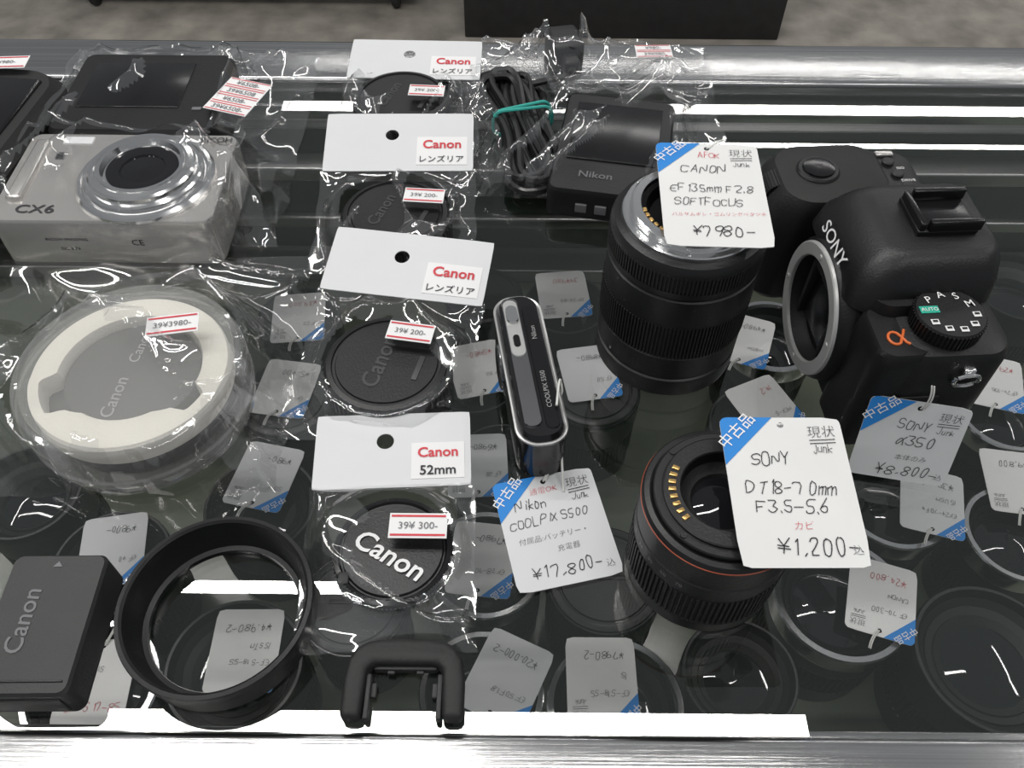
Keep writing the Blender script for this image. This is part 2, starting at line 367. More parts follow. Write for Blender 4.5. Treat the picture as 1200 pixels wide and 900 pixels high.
def price_tag(label, TL, TR, BL, lines, string=None, cardmat='tag', head=True, group=TAGS, hs=.82):
    ex = (TR - TL); w = ex.length; ex.normalize(); ey = TL - BL; ey = ey - ex * ey.dot(ex); h = ey.length; ey.normalize(); n = ex.cross(ey)
    O = TL - ey * h
    T = Matrix.Translation(O) @ Matrix((ex, ey, n)).transposed().to_4x4()
    r = bpy.data.objects.new('price_tag', None); COL.objects.link(r); r.empty_display_size = .01; r.matrix_basis = T
    r['label'] = label; r['category'] = 'price tag'; r['group'] = group
    m = MB(); v, f = holed(w, h, w * .5, h - .0035, .0013, .003); m.add(v, f); card = m.build('card', cardmat, r)
    m = MB(); c = .003; L = w * .44; z = .0006
    arc = [(c - c * math.sin(R(t)), h - c + c * math.cos(R(t)), z) for t in (0, 30, 60, 90)]
    m.add([(L, h, z)] + arc + [(0, h - L, z)], [tuple(range(6))], 0)
    m.text('中古品', L * .29, h - L * .29, w * .135, 1, None, .004, 'c', z + .0003, R(45)); m.build('corner_mark', ['blue', 'white'], card)
    m = MB(); z = .0008
    if head:
        xc = w * .82
        m.text('現状', xc, h - w * .14, w * .145 * hs, 0, None, -.016, 'c', z, R(2), .1)
        for k in range(2): m.add([(xc - w * .13 * hs, h - w * (.222 + .03 * k), z), (xc + w * .13 * hs, h - w * (.212 + .03 * k), z), (xc + w * .13 * hs, h - w * (.205 + .03 * k), z), (xc - w * .13 * hs, h - w * (.215 + .03 * k), z)], [(0, 1, 2, 3)], 0)
        m.hand('Junk', xc - w * .11 * hs, h - w * .335, w * .085 * hs, 0, None, z)
    for (t, k, fx, fy, fs, c_) in lines:
        if k == 'h': m.hand(t, w * fx, h * fy, w * fs * .93, c_, None, z)
        else: m.text(t, w * fx, h * fy, w * fs * .95, c_, None, -.016, 'l', z, R(1.5), .14)
    m.build('lettering', ['ink', 'redink'], card)
    m = MB(); hp = Vector((w * .5, h - .0035, .0005)); I = T.inverted()
    e = I @ string if string is not None else hp + Vector((.004, .012, 0))
    mid = (hp + e) / 2 + Vector((.002, 0, .003)); pts = []
    for i in range(9):
        t = i / 8; pts.append(hp * (1 - t) ** 2 + mid * 2 * t * (1 - t) + e * t * t)
    m.tube(pts, .0004, 6); m.tube([p + Vector((.0010, 0, .0003)) for p in pts], .0004, 6); m.build('string', 'string', r)
    return r

# ------------------------------------------------------------------ caps and their bags
def rear_cap(label, px, py, rz, big=False):
    p = at(px, py, .017); r = thing('lens_cap', label, 'lens cap', (p.x, p.y, G), rz, 'black bagged lens caps')
    m = MB(); m.lathe(mm([(0, 0), (31, 0), (32.5, 1), (32.5, 3)]), 72); m.ribbed(.0325, .0335, .003, .012, 60)
    m.lathe(mm([(32.5, 12), (32.5, 14), (31, 16), (28.5, 16.6), (28, 15.6), (26.5, 15.6), (26, 16.4), (0, 16.4)]), 72); sh = m.build('shell', 'black', r)
    m = MB(); m.text('Canon', -.001, .004 if big else .009, .0130 if big else .0105, 0, None, .012, 'c', .0167, R(0), .1)
    m.rbox((0, -.017, .0166), (.016, .003, .0006), .0002); m.build('embossing', 'emboss', sh)
    return r
def header_bag(label, px, py, zb, zt, rz, W, cardh, L, cappx, caphr, seed, kind):
    p = at(px, py, zb); r = thing('header_bag', label, 'bag', (p.x, p.y, G), rz, 'clear header bags of lens caps')
    tilt = math.asin(min(.9, (zt - zb) / cardh)); T = Matrix.Translation((0, 0, zb)) @ Matrix.Rotation(tilt, 4, 'X')
    m = MB(); v, f = holed(W, cardh, W * .45, cardh * .62, .0042, .001, .0006); m.add(v, f, 0, T @ Matrix.Translation((-W / 2, 0, 0))); hc = m.build('header_card', 'cardgrey', r)
    m = MB(); m.rbox((W * .29, cardh * .34, .0008), (W * .34, cardh * .48, .0002), 0, 1, 0, T)
    m.text('Canon', W * .29, cardh * .45, W * .098, 1, T, .020, 'c', .0013)
    if kind == 52: m.text('52mm', W * .29, cardh * .21, W * .092, 2, T, .016, 'c', .0013)
    else: m.text('レンズリア', W * .29, cardh * .19, W * .062, 2, T, .006, 'c', .0013)
    m.build('printing', ['white', 'redink', 'ink'], hc)
    c = r.matrix_basis.inverted() @ at(*cappx, caphr[1])
    film(r, -W / 2 * 1.03, W / 2 * 1.03, -L, 0.002, [('c', c.x, c.y, caphr[0], caphr[1])], ztop=zb, seed=seed, keep=.18, n=72, amp=.0060, ang=60 + seed * 25)
    return r
rear_cap('black rear lens cap under the farthest header card, nearest the rear rail', 470, 112, R(70))
rear_cap('black rear lens cap in the middle of the three bags with round caps', 463, 248, R(70))
rear_cap('black rear lens cap with embossed ring beside the slim dark camera', 453, 423, R(76), True)
b1 = header_bag('clear bag with white header card farthest back, touching the rear rail', 484, 93, .014, .018, R(-1), .094, .043, .062, (470, 112), (.0335, .0165), 1, 0)
b2 = header_bag('clear bag with white header card second from the rear rail', 466, 201, .020, .030, R(1), .093, .046, .070, (463, 248), (.0335, .0165), 2, 0)
b3 = header_bag('clear bag whose white header card tilts down to the right', 469, 349, .020, .027, R(-8), .090, .043, .085, (453, 423), (.0335, .0165), 3, 0)
b4 = header_bag('clear bag with header card reading 52mm, nearest the front rail', 459, 572, .008, .012, R(3), .075, .040, .076, (460, 643), (.028, .008), 4, 52)
sticker(b1, 500, 106, .0225, '39¥ 200-', rz=R(-3)); sticker(b2, 497, 229, .0230, '39¥ 200-', rz=R(-4)); sticker(b3, 481, 389, .0235, '39¥ 200-', rz=R(-9))
sticker(b4, 490, 616, .0150, '39¥ 300-', rz=R(0), w=.026, ht=.0125)
p = at(460, 643, .008)
c52 = thing('lens_cap', 'black pinch lens cap with white lettering in the nearest header bag', 'lens cap', (p.x, p.y, G), 0, 'black bagged lens caps')
m = MB(); m.lathe(mm([(0, 0), (26, 0), (27, 1)]), 72); m.ribbed(.027, .0276, .001, .005, 90)
m.lathe(mm([(23.6, 6.6), (23, 6.6), (22.3, 7.8), (0, 8.2)]), 72); sh = m.build('shell', 'black', c52)
m = MB(); m.lathe(mm([(27.2, 5), (26.6, 7), (24.5, 7.8), (23.6, 6.6)]), 72); m.build('rim', 'blackgloss', c52)
m = MB(); m.text('Canon', -.001, -.003, .0135, 0, None, .016, 'c', .0088, R(-30), .1); m.build('lettering', 'white', sh)
for a_ in (35, 215):
    m = MB(); m.rbox((.0248 * math.cos(R(a_)), .0248 * math.sin(R(a_)), .0072), (.005, .006, .002), .0007); m.build('pinch_grip', 'grey', c52)

# ------------------------------------------------------------------ hood
p = at(251, 705, .020); hd = thing('lens_hood', 'round black lens hood lying open ring upward on the glass', 'lens hood', (p.x, p.y, G))
m = MB(); m.lathe(mm([(33, 0), (37.5, 0), (39, 1.5), (39.8, 10), (40.6, 18.5), (40.2, 19.6), (38.5, 20), (37.4, 19), (36.5, 11), (34, 4), (32, 3.2)]), 96, closed=True); m.build('ring', 'black', hd)
m = MB(); m.lathe(mm([(31.8, .6), (33.2, .6), (33.2, 3.2), (31.8, 3.2)]), 96, closed=True); m.build('bayonet_lip', 'blackgloss', hd)
# ------------------------------------------------------------------ battery
p = at(46, 728, .021); r = thing('camera_battery', 'dark grey camera battery lying flat beside the round hood', 'battery', (p.x, p.y, G), R(1))
m = MB(); m.loft([(0, 0, .0180, .0280, .003, 0), (0, 0, .0200, .0300, .004, .0015), (0, 0, .0200, .0300, .004, .0195), (0, 0, .0190, .0290, .0035, .021)]); bb = m.build('body', 'grey', r)
m = MB(); m.rbox((0, -.0245, .0212), (.034, .0008, .0008), .0002); m.rbox((0, -.0302, .0105), (.032, .001, .012), .0004); m.build('seam', 'black', r)
m = MB(); m.text('Canon', -.007, 0, .0105, 0, None, .008, 'c', .0213, R(90), .08); m.add([(-.002, .024, .0213), (.002, .024, .0213), (0, .0265, .0213)], [(0, 1, 2)]); m.build('lettering', 'greyink', bb)
# ------------------------------------------------------------------ eyecup
p = at(473, 795, .009); ec = thing('eyecup', 'black rubber viewfinder eyecup shaped like an upturned U', 'eyecup', (p.x, p.y, G))
poly = [(-24.6, -15.5), (-24.8, 0), (-23.8, 8), (-21, 13), (-17, 15.8), (-11, 17), (0, 17.3), (11, 17), (17, 15.8), (21, 13), (23.8, 8), (24.8, 0), (24.6, -15.5), (16.2, -15.5), (15.4, 4.2), (13, 6.4), (-13, 6.4), (-15.4, 4.2), (-16.2, -15.5)]
m = MB(); m.prism([(x / 1000, y / 1000) for x, y in poly], 0, .009, .0026, 4); m.build('rubber_frame', 'rubber', ec)
for sx in (-1, 1):
    m = MB(); m.rbox((sx * .0146, -.006, .0035), (.0022, .018, .005), .0005); m.rbox((sx * .0126, -.003, .0025), (.0025, .006, .0025), .0004); m.build('mount_rail', 'grey', ec)
m = MB(); m.rbox((0, .0058, .003), (.026, .0018, .004), .0004); m.rbox((-.006, .0045, .003), (.003, .0018, .002), .0003); m.rbox((.006, .0045, .003), (.003, .0018, .002), .0003); m.build('top_rail', 'grey', ec)
# ------------------------------------------------------------------ round case with foam
p = at(150, 428, .033); RC = thing('round_case', 'round clear plastic case with frosted lid over cream foam', 'case', (p.x, p.y, G))
RC.scale = (1, 1, 1.15)
m = MB(); m.lathe(mm([(51, .5), (53, .5), (54, 2), (54.6, 8), (55.6, 9), (55.6, 11), (54.6, 12), (54.8, 20), (55.6, 21), (55.6, 24), (55, 25), (54.5, 28), (53.5, 29.5), (51.5, 30), (50.5, 29.3)]), 96); m.build('shell', 'clearplastic', RC)
m = MB(); m.lathe(mm([(50.5, 29.3), (50, 28.6), (0, 28.6)]), 96); m.build('lid', 'frosted', RC)
m = MB(); N = 144; vs = []
def rin(t):
    d = math.degrees(t) % 360; r_ = 34
    if 186 < d < 226: r_ += 8 * min(1, min(d - 186, 226 - d) / 5)
    if 318 < d < 346: r_ += 7 * min(1, min(d - 318, 346 - d) / 5)
    if 226 <= d <= 318: r_ -= 4 * min(1, min(d - 226, 318 - d) / 14)
    return r_ / 1000
for (fr, z) in ((0, .016), (0, .0250), (.06, .0265), (.94, .0265), (1, .0250), (1, .016)):
    for i in range(N):
        t = 2 * PI * i / N; rad = .0475 * (1 - fr) + rin(t) * fr; vs.append((rad * math.cos(t), rad * math.sin(t), z))
m.add(vs, [(j * N + i, j * N + (i + 1) % N, (j + 1) * N + (i + 1) % N, (j + 1) * N + i) for j in range(5) for i in range(N)]); m.build('foam_ring', 'foam', RC)
m = MB(); m.lathe(mm([(0, .6), (52, .6), (52, 3), (46, 3.4), (0, 3.4)]), 96); m.build('base', 'clearplastic', RC)
rc = thing('lens_cap', 'large grey looking lens cap set inside the round foam ring', 'lens cap', (p.x, p.y, G + .0047), 0)
m = MB(); m.lathe(mm([(0, 0), (44, 0), (44, 14), (33, 14.5), (32.5, 21), (31, 21.8), (0, 21.8)]), 72); sh = m.build('shell', 'capgrey', rc)
m = MB(); m.text('Canon', -.001, .017, .0078, 0, None, .008, 'c', .0221, R(84), .1); m.text('Canon', -.005, -.015, .0092, 0, None, .010, 'c', .0221, R(86), .1); m.build('lettering', 'paleink', sh)
q = at(165, 440, 0); bg = thing('plastic_bag', 'crumpled clear bag wrapped around the round foam case', 'bag', (q.x, q.y, G), R(2))
c = bg.matrix_basis.inverted() @ Vector((p.x, p.y, G)); film(bg, -.100, .082, -.074, .088, [('c', c.x, c.y, .0555, .035)], seed=5, amp=.010, n=110, keep=.14, ang=35)
sticker(bg, 202, 380, .043, '39¥3980-', w=.025, ht=.0125, rz=R(10))
# ------------------------------------------------------------------ silver compact camera
p = at(138, 206, .034); CX = thing('compact_camera', 'silver compact camera lying on its back with large round lens', 'camera', (p.x, p.y, G))
m = MB(); m.loft([(0, 0, .060, .037, .006, .0), (0, 0, .0635, .0405, .007, .003), (0, 0, .0635, .0405, .007, .032), (0, 0, .0624, .0394, .006, .034)]); cb = m.build('body', 'silver', CX)
LT_ = Matrix.Translation((.018, -.003, .001))
m = MB(); m.lathe(mm([(39.5, 33), (39.5, 35), (38, 36.6), (36, 36.8), (35.4, 35.6), (34.4, 35.6), (34, 39), (33, 40), (31, 40), (30.6, 42.4), (29.4, 43.6), (26.4, 44), (26, 43), (25, 43), (24.6, 44.4), (22.8, 44.4), (21.5, 41), (20, 41)]), 96, 0, LT_); m.build('lens_ring', 'chrome', CX)
m = MB(); m.lathe(mm([(20.5, 41.2), (19, 41.4), (13, 41), (12.5, 40.2), (0, 40.8)]), 72, 0, LT_); m.build('lens_glass', 'lensglass', CX)
m = MB(); m.rbox((-.053, .004, .0345), (.009, .055, .005), .0022); m.build('grip', 'silver', CX)
m = MB(); m.rbox((-.033, .033, .0341), (.018, .007, .0014), .0006); m.build('flash_window', 'cardgrey', CX)
m = MB(); m.rbox((-.039, .018, .0342), (.006, .006, .001), .0004); m.build('sensor_window', 'blackgloss', CX)
m = MB(); m.text('CX6', -.038, -.030, .0095, 0, None, .01, 'c', .0344, 0, 0, 1.25); m.text('RICOH', .0505, .0345, .0066, 0, None, .010, 'c', .0346, 0, 0, .95)
T = Matrix.Translation((0, -.0407, .016)) @ Matrix.Rotation(PI / 2, 4, 'X')
m.text('CE', .018, .003, .006, 0, T, 0, 'c', 0); m.text('RICOH IMAGING', -.022, .005, .0032, 0, T, 0, 'c', 0); m.text('DC 3.7V', -.022, -.002, .0032, 0, T, 0, 'c', 0); m.build('lettering', 'ink', cb)
m = MB(); m.lathe(mm([(0, 0), (4, 0), (4, 2), (0, 2)]), 24, 0, Matrix.Translation((-.03, .0405, .016)) @ Matrix.Rotation(-PI / 2, 4, 'X')); m.build('shutter_button', 'chrome', CX)
q = at(166, 112, .033); BC = thing('battery_charger', 'flat black charger bagged behind the silver compact camera', 'charger', (q.x, CX.location.y + .0435 + .045, G), R(0))
m = MB(); m.loft([(0, 0, .049, .042, .006, 0), (0, 0, .051, .044, .007, .002), (0, 0, .051, .044, .007, .030), (0, 0, .049, .042, .006, .033)]); m.build('body', 'black', BC)
m = MB(); m.rbox((-.006, .006, .0332), (.066, .050, .001), .0004); m.build('battery_bay', 'blackgloss', BC)
m = MB(); m.rbox((.039, -.02, .0332), (.006, .003, .001), .0003); m.build('indicator_lamp', 'greyink', BC)
q = at(160, 190, 0); bg = thing('plastic_bag', 'clear bag around the silver compact camera and flat charger', 'bag', (q.x, q.y, G), 0)
I = bg.matrix_basis.inverted(); c1 = I @ CX.location; c2 = I @ BC.location
film(bg, -.080, .106, -.082, .130, [('b', c1.x, c1.y, .064, .041, 0, .034), ('c', c1.x + .018, c1.y - .003, .036, .046), ('b', c2.x, c2.y, .051, .044, 0, .033)], seed=6, amp=.008, n=110, keep=.11, ang=70)
sticker(bg, 279, 113, .037, '', w=.030, ht=.036, rz=R(-18), rows=['¥6508-', '39¥6508', '¥6508-', '39¥6508-'])
# ------------------------------------------------------------------ black case at left edge
p = at(-66, 152, .04); LB = thing('camera_case', 'black padded camera case cut off by the left edge of the photo', 'camera case', (p.x, p.y, G), R(-6))
m = MB(); m.loft([(0, 0, .044, .066, .018, 0), (0, 0, .050, .072, .022, .006), (0, 0, .050, .072, .022, .032), (0, 0, .044, .066, .02, .041)]); m.build('body', 'rubber', LB)
m = MB(); m.rbox((0, .02, .041), (.075, .07, .004), .0018); m.rbox((0, -.035, .0415), (.075, .028, .004), .0018); m.build('flap', 'blackgloss', LB)
m = MB(); m.tube([Vector(v_) for v_ in rr(0, 0, .0503, .0723, .022, .022)], .0012, 6, closed=True); m.build('zipper', 'greyink', LB)
sticker(LB, 8, 73, .0455, '¥980-', w=.026, ht=.014, rz=R(4))
# ------------------------------------------------------------------ charger with cord in bag
p = at(720, 168, .022); CG = thing('battery_charger', 'black block charger with flat bay beside the coiled cord', 'charger', (p.x, p.y, G), R(-10))
m = MB(); m.loft([(0, 0, .034, .049, .004, 0), (0, 0, .036, .051, .006, .002), (0, 0, .036, .051, .006, .019), (0, 0, .0345, .0495, .005, .022)]); cb = m.build('body', 'black', CG)
m = MB(); m.rbox((0, .010, .0224), (.056, .060, .0012), .0005); m.build('battery_bay', 'blackgloss', CG)
m = MB(); m.text('Nikon', -.008, -.034, .0085, 0, None, .006, 'c', .0224); m.build('lettering', 'greyink', cb)
for k in range(3):
    m = MB(); m.rbox((-.014 + k * .012, -.0515, .010), (.007, .002, .006), .0004); m.build('contact_slot', 'greyink', CG)
p2 = at(616, 163, 0); CB = thing('power_cord', 'bundled black power cord tied with teal rubber band', 'cord', (p2.x, p2.y, G), R(12))
m = MB(); rnd = random.Random(3)
for k in range(12):
    ox = (k % 5 - 2) * .0046; oz = .0035 + (k // 5) * .0048; hl = .062 + rnd.uniform(-.008, .006); hw = .013 + rnd.uniform(-.004, .004); pts = []
    for i in range(44):
        t = 2 * PI * i / 44; cx_, sy_ = math.cos(t), math.sin(t)
        pinch = .62 + .38 * min(1, (abs(sy_) ** 2) * 1.6)
        pts.append((ox * pinch + hw * pinch * abs(cx_) ** .6 * (1 if cx_ > 0 else -1) + .002 * math.sin(3 * t + k), hl * sy_ + rnd.uniform(-.0006, .0006), oz + .0018 * math.sin(2 * t + k)))
    m.tube(pts, .0026, 7, closed=True)
cbl = m.build('cable', 'cable', CB)
pr = [(x, .010, z) for x, z, _ in rr(0, .0075, .0205, .0095, .007, 0)]
m = MB(); m.tube(pr, .0011, 6, closed=True); m.tube([(x, .0135 + x * .15, z) for x, _, z in pr], .0011, 6, closed=True); m.build('rubber_band', 'band', CB)
I = CB.matrix_basis.inverted(); pq = I @ at(660, 74, 0)
m = MB(); m.rbox((pq.x, pq.y, .012), (.024, .030, .022), .004); m.rbox((pq.x, pq.y - .020, .011), (.012, .014, .012), .003); plg = m.build('plug', 'black', CB)
for sx in (-.005, .005):
    m = MB(); m.rbox((pq.x + sx, pq.y + .020, .012), (.0016, .012, .006), .0004); m.build('prong', 'chrome', plg)
m = MB(); m.tube([(pq.x, pq.y - .026, .011), (pq.x - .006, pq.y - .036, .012), (.014, .048, .010), (.010, .025, .010)], .0026, 7); m.build('lead', 'cable', CB)
q = at(692, 152, 0); bg = thing('plastic_bag', 'clear crumpled bag holding the black charger and bundled cord', 'bag', (q.x, q.y, G), R(-2))
I = bg.matrix_basis.inverted(); c1 = I @ CG.location; c2 = I @ CB.location; c3 = I @ at(660, 74, 0)
film(bg, -.092, .088, -.080, .100, [('b', c1.x, c1.y, .036, .051, R(-8), .023), ('b', c2.x, c2.y, .023, .064, R(14), .016), ('b', c3.x, c3.y, .013, .02, 0, .023)], seed=8, amp=.011, n=110, zb=.0045, ztop=.0045, keep=.2, ang=50)
sticker(bg, 766, 60, .018, '', w=.026, ht=.016, rz=R(2), rows=['¥980-', '39¥980'])

# ------------------------------------------------------------------ slim camera standing on its base
p = at(620, 424, .034); SC = thing('compact_camera', 'slim dark compact camera standing on its base, top plate up', 'camera', (p.x, p.y, G), R(9))
m = MB(); m.loft([(0, 0, .0098, .0445, .008, 0), (0, 0, .0118, .0465, .0100, .003), (0, 0, .0118, .0465, .0100, .030), (0, 0, .0096, .0440, .008, .034)]); m.build('body', 'darkmetal', SC)
Zt = .034
m = MB(); m.loft([(-.0040, .002, .0045, .041, .004, Zt - .0002), (-.0040, .002, .0040, .0405, .0036, Zt + .0010)]); tp = m.build('top_plate', 'gunmetal', SC)
m = MB(); m.loft([(-.0040, .022, .0038, .019, .0036, Zt + .0008), (-.0040, .022, .0035, .0186, .0034, Zt + .0014)]); m.build('control_panel', 'satin', SC)
m = MB(); m.loft([(.0050, -.002, .0034, .039, .003, Zt - .0002), (.0050, -.002, .0031, .0385, .003, Zt + .0006)]); gs = m.build('gloss_strip', 'blackgloss', SC)
m = MB(); m.tube([Vector(v_) for v_ in rr(0, 0, .0117, .0464, .0100, .0305, 8)], .0009, 8, closed=True); m.build('edge_trim', 'satin', SC)
m = MB(); m.loft([(-.0040, .030, .0032, .0060, .0032, Zt + .0012), (-.0040, .030, .0029, .0056, .0029, Zt + .0030)]); m.build('shutter_button', 'chrome', SC)
m = MB(); m.loft([(-.0040, .013, .0018, .004, .0018, Zt + .0012), (-.0040, .013, .0015, .0037, .0015, Zt + .0020)]); m.build('power_button', 'blackgloss', SC)
m = MB(); m.text('COOLPIX S500', .0050, -.018, .0034, 0, None, 0, 'c', Zt + .0009, R(90)); m.text('Nikon', .0050, .018, .0036, 0, None, 0.002, 'c', Zt + .0009, R(90)); m.build('lettering', 'paleink', gs)
m = MB(); T = Matrix.Translation((-.0117, .012, .018)) @ Matrix.Rotation(-PI / 2, 4, 'Y'); m.lathe(mm([(12, 0), (12, 1.5), (11, 2), (10, 1.2), (0, 1)]), 48, 0, T); m.build('lens_ring', 'gunmetal', SC)
m = MB(); pts = []
for i in range(14):
    t = i / 13; pts.append((.008 + .006 * math.sin(t * PI) * (1 if t < .6 else .6), -.030 + .026 * math.sin(t * PI * 1.1) - .018 * t, Zt + .0028 - Zt * t * t))
m.tube(pts, .0006, 6); m.build('strap_cord', 'string', SC)

# ------------------------------------------------------------------ tall lens
p = at(812, 243, .096); TLn = thing('camera_lens', 'tall black lens standing mount upward, left of the reflex camera', 'lens', (p.x, p.y, G))
TLn.scale = (1.07, 1.07, 1)
m = MB(); m.lathe(mm([(0, 0), (32.5, 0), (34.2, 1.2), (34.5, 3), (34.5, 13), (33.6, 13.6), (33.6, 15), (34.5, 15.6), (34.5, 30), (33.8, 30.6), (33.8, 32)]), 96)
m.lathe(mm([(33.8, 52), (34.4, 52.5), (34.4, 70), (33.4, 70.6), (33.4, 72), (34.6, 72.6), (34.6, 76)]), 96); m.lathe(mm([(34.6, 85), (34.4, 88), (33, 90.5), (31, 91.5), (30.5, 92), (29.6, 92)]), 96); m.build('barrel', 'black', TLn)
m = MB(); m.ribbed(.0340, .0349, .031, .053, 130); m.build('focus_ring', 'rubber', TLn)
m = MB(); m.ribbed(.0341, .0348, .076, .086, 130); m.build('ribbed_collar', 'rubber', TLn)
m = MB(); m.lathe(mm([(30, 91.5), (30, 93.5), (29.5, 94), (27, 94), (26.6, 94.6), (26.6, 97.5), (26, 98), (22.5, 98), (22, 97), (22, 93)]), 96)
for a_ in (20, 140, 260): m.rbox((.028 * math.cos(R(a_)), .028 * math.sin(R(a_)), .0942), (.002, .002, .0006), .0003)
mt = m.build('mount', 'chrome', TLn)
m = MB(); m.lathe(mm([(22, 96), (20, 95), (18, 90), (14, 89), (0, 91)]), 72); m.build('rear_element', 'lensglass', TLn)
for k in range(6):
    a_ = R(190 + k * 9); m = MB(); m.rbox((0, 0, 0), (.0016, .0024, .001), .0003, 2, 0, Matrix.Translation((.0215 * math.cos(a_), .0215 * math.sin(a_), .0978)) @ Matrix.Rotation(a_, 4, 'Z')); m.build('contact_pin', 'gold', mt)
# ------------------------------------------------------------------ zoom lens
p = at(850, 579, .060); ZL = thing('camera_lens', 'short black zoom lens with thin orange ring standing mount upward', 'lens', (p.x, p.y, G))
m = MB(); m.lathe(mm([(0, 0), (32, 0), (33, 1), (33, 8), (32.2, 8.6)]), 96); m.lathe(mm([(32.2, 30), (33, 30.6), (33, 40), (32.4, 40.5), (32.4, 41.5), (33, 42), (33, 55.4)]), 96)
m.lathe(mm([(33, 56.2), (32.8, 57.4), (32, 58.4), (30, 59), (29, 58.6), (28.8, 58)]), 96); m.build('barrel', 'black', ZL)
m = MB(); m.ribbed(.0324, .0334, .0086, .030, 90); m.build('zoom_ring', 'rubber', ZL)
m = MB(); m.lathe(mm([(33, 55.4), (33.2, 55.5), (33.2, 56.1), (33, 56.2)]), 96); m.build('orange_ring', 'ringred', ZL)
m = MB(); m.lathe(mm([(28.8, 58), (28.8, 60.5), (28.3, 61), (25.6, 61), (25.2, 61.3), (25.2, 62.6), (24.6, 63), (18.5, 63), (18, 62.5), (17.5, 58), (17, 56)]), 96)
for a_ in (45, 135, 225, 315): m.lathe(mm([(1.4, 61), (1.3, 61.6), (0, 61.6)]), 16, 0, Matrix.Translation((.0270 * math.cos(R(a_)), .0270 * math.sin(R(a_)), 0)))
mt = m.build('mount', 'black', ZL)
m = MB(); m.lathe(mm([(17.2, 57), (15, 55), (13, 54.5), (12, 53)]), 72); m.build('rear_baffle', 'rubber', ZL)
m = MB(); m.lathe(mm([(12, 53), (8, 54.2), (0, 55)]), 72); m.build('rear_element', 'lensglass', ZL)
for k in range(8):
    a_ = R(152 + k * 9); m = MB(); m.rbox((0, 0, 0), (.0030, .0018, .0008), .0002, 2, 0, Matrix.Translation((.0216 * math.cos(a_), .0216 * math.sin(a_), .0632)) @ Matrix.Rotation(a_, 4, 'Z')); m.build('contact_pin', 'gold', mt)
m = MB()
for t, a_ in (('18', 185), ('24', 198), ('35', 211), ('50', 224), ('70', 237)):
    T = Matrix.Translation((.0332 * math.cos(R(a_)), .0332 * math.sin(R(a_)), .036)) @ Matrix.Rotation(R(a_ + 90), 4, 'Z') @ Matrix.Rotation(PI / 2, 4, 'X'); m.text(t, 0, 0, .0032, 0, T, -.01)
m.build('lettering', 'paleink', ZL)

# ------------------------------------------------------------------ SLR body : front faces -X, dial end faces -Y
DS = thing('reflex_camera', 'black reflex camera without lens, mode dial towards the viewer', 'camera', (.186, .3125, G), R(4))
DS.scale = (.94, .91, .95)
m = MB(); m.loft([(.005, 0, .026, .079, .010, 0), (.005, 0, .029, .082, .013, .004), (.005, 0, .029, .082, .013, .030), (.006, 0, .028, .081, .013, .068), (.006, 0, .026, .079, .012, .0730), (.006, 0, .022, .075, .010, .0745)], 8)
m.build('shell', 'black', DS)
m = MB(); m.loft([(-.020, .060, .029, .025, .014, 0), (-.020, .060, .034, .0280, .018, .005), (-.020, .060, .034, .0280, .018, .048), (-.018, .060, .033, .0275, .017, .066), (-.015, .060, .030, .0255, .016, .0735), (-.013, .060, .025, .021, .013, .0755)], 8); m.build('grip', 'rubber', DS)
m = MB(); m.loft([(-.011, -.014, .018, .040, .012, .003), (-.011, -.014, .018, .042, .012, .030), (-.011, -.014, .018, .042, .012, .068), (-.011, -.014, .017, .038, .010, .080)], 8); m.build('front_housing', 'black', DS)
m = MB(); m.loft([(-.001, -.010, .037, .039, .014, .072), (.000, -.010, .036, .037, .014, .083), (.003, -.010, .032, .032, .012, .092), (.005, -.010, .028, .028, .010, .0968), (.007, -.010, .024, .024, .008, .0985)], 8); m.build('prism_hump', 'black', DS)
TM = Matrix.Translation((-.0290, -.014, .041)) @ Matrix.Rotation(-PI / 2, 4, 'Y') @ Matrix.Diagonal((1.12, 1.12, 1, 1))
m = MB(); m.lathe(mm([(36.4, -8), (36, 2), (34.6, 8), (33.4, 9.6), (32.6, 9.8)]), 96, 0, TM); m.build('mount_collar', 'black', DS)
m = MB(); m.lathe(mm([(32.8, 9.4), (32.6, 11.2), (32, 11.8), (26.4, 11.8), (25.8, 11.2), (25.8, 9)]), 96, 0, TM)
for a_ in (10, 100, 190, 280): m.lathe(mm([(1.5, 11.8), (1.2, 12.3), (0, 12.3)]), 16, 0, TM @ Matrix.Translation((.0290 * math.cos(R(a_)), .0290 * math.sin(R(a_)), 0)))
m.build('lens_mount', 'ringmetal', DS)
m = MB(); m.lathe(mm([(25.8, 10), (25.4, 6), (24, 1.5), (0, 1.2)]), 72, 0, TM)
for sy in (-1, 1): m.rbox((0, sy * .0165, .004), (.034, .003, .006), .0006, 2, 0, TM)
m.rbox((.0165, 0, .004), (.003, .034, .006), .0006, 2, 0, TM); mbx = m.build('mirror_box', 'rubber', DS)
m = MB(); m.rbox((-.001, 0, .0030), (.028, .027, .0012), .0005, 2, 0, TM @ Matrix.Rotation(R(6), 4, 'Y')); m.build('mirror', 'darkmetal', mbx)
m = MB(); m.rbox((.009, -.010, .0998), (.030, .027, .0028), .0008)
for sy in (-1, 1): m.rbox((.012, -.010 + sy * .0118, .1036), (.026, .0036, .0062), .0008)
m.rbox((-.004, -.010, .1030), (.003, .026, .005), .0008); m.build('hot_shoe', 'blackgloss', DS)
m = MB(); m.rbox((.034, -.010, .075), (.012, .036, .026), .004, 4); m.build('eyepiece', 'rubber', DS)
TD = Matrix.Translation((.004, -.060, 0))
m = MB(); m.ribbed(.0163, .0170, .073, .082, 54, 0, TD); m.lathe(mm([(16.5, 82), (15.9, 83), (0, 83)]), 64, 0, TD); md = m.build('mode_dial', 'black', DS)
m = MB()
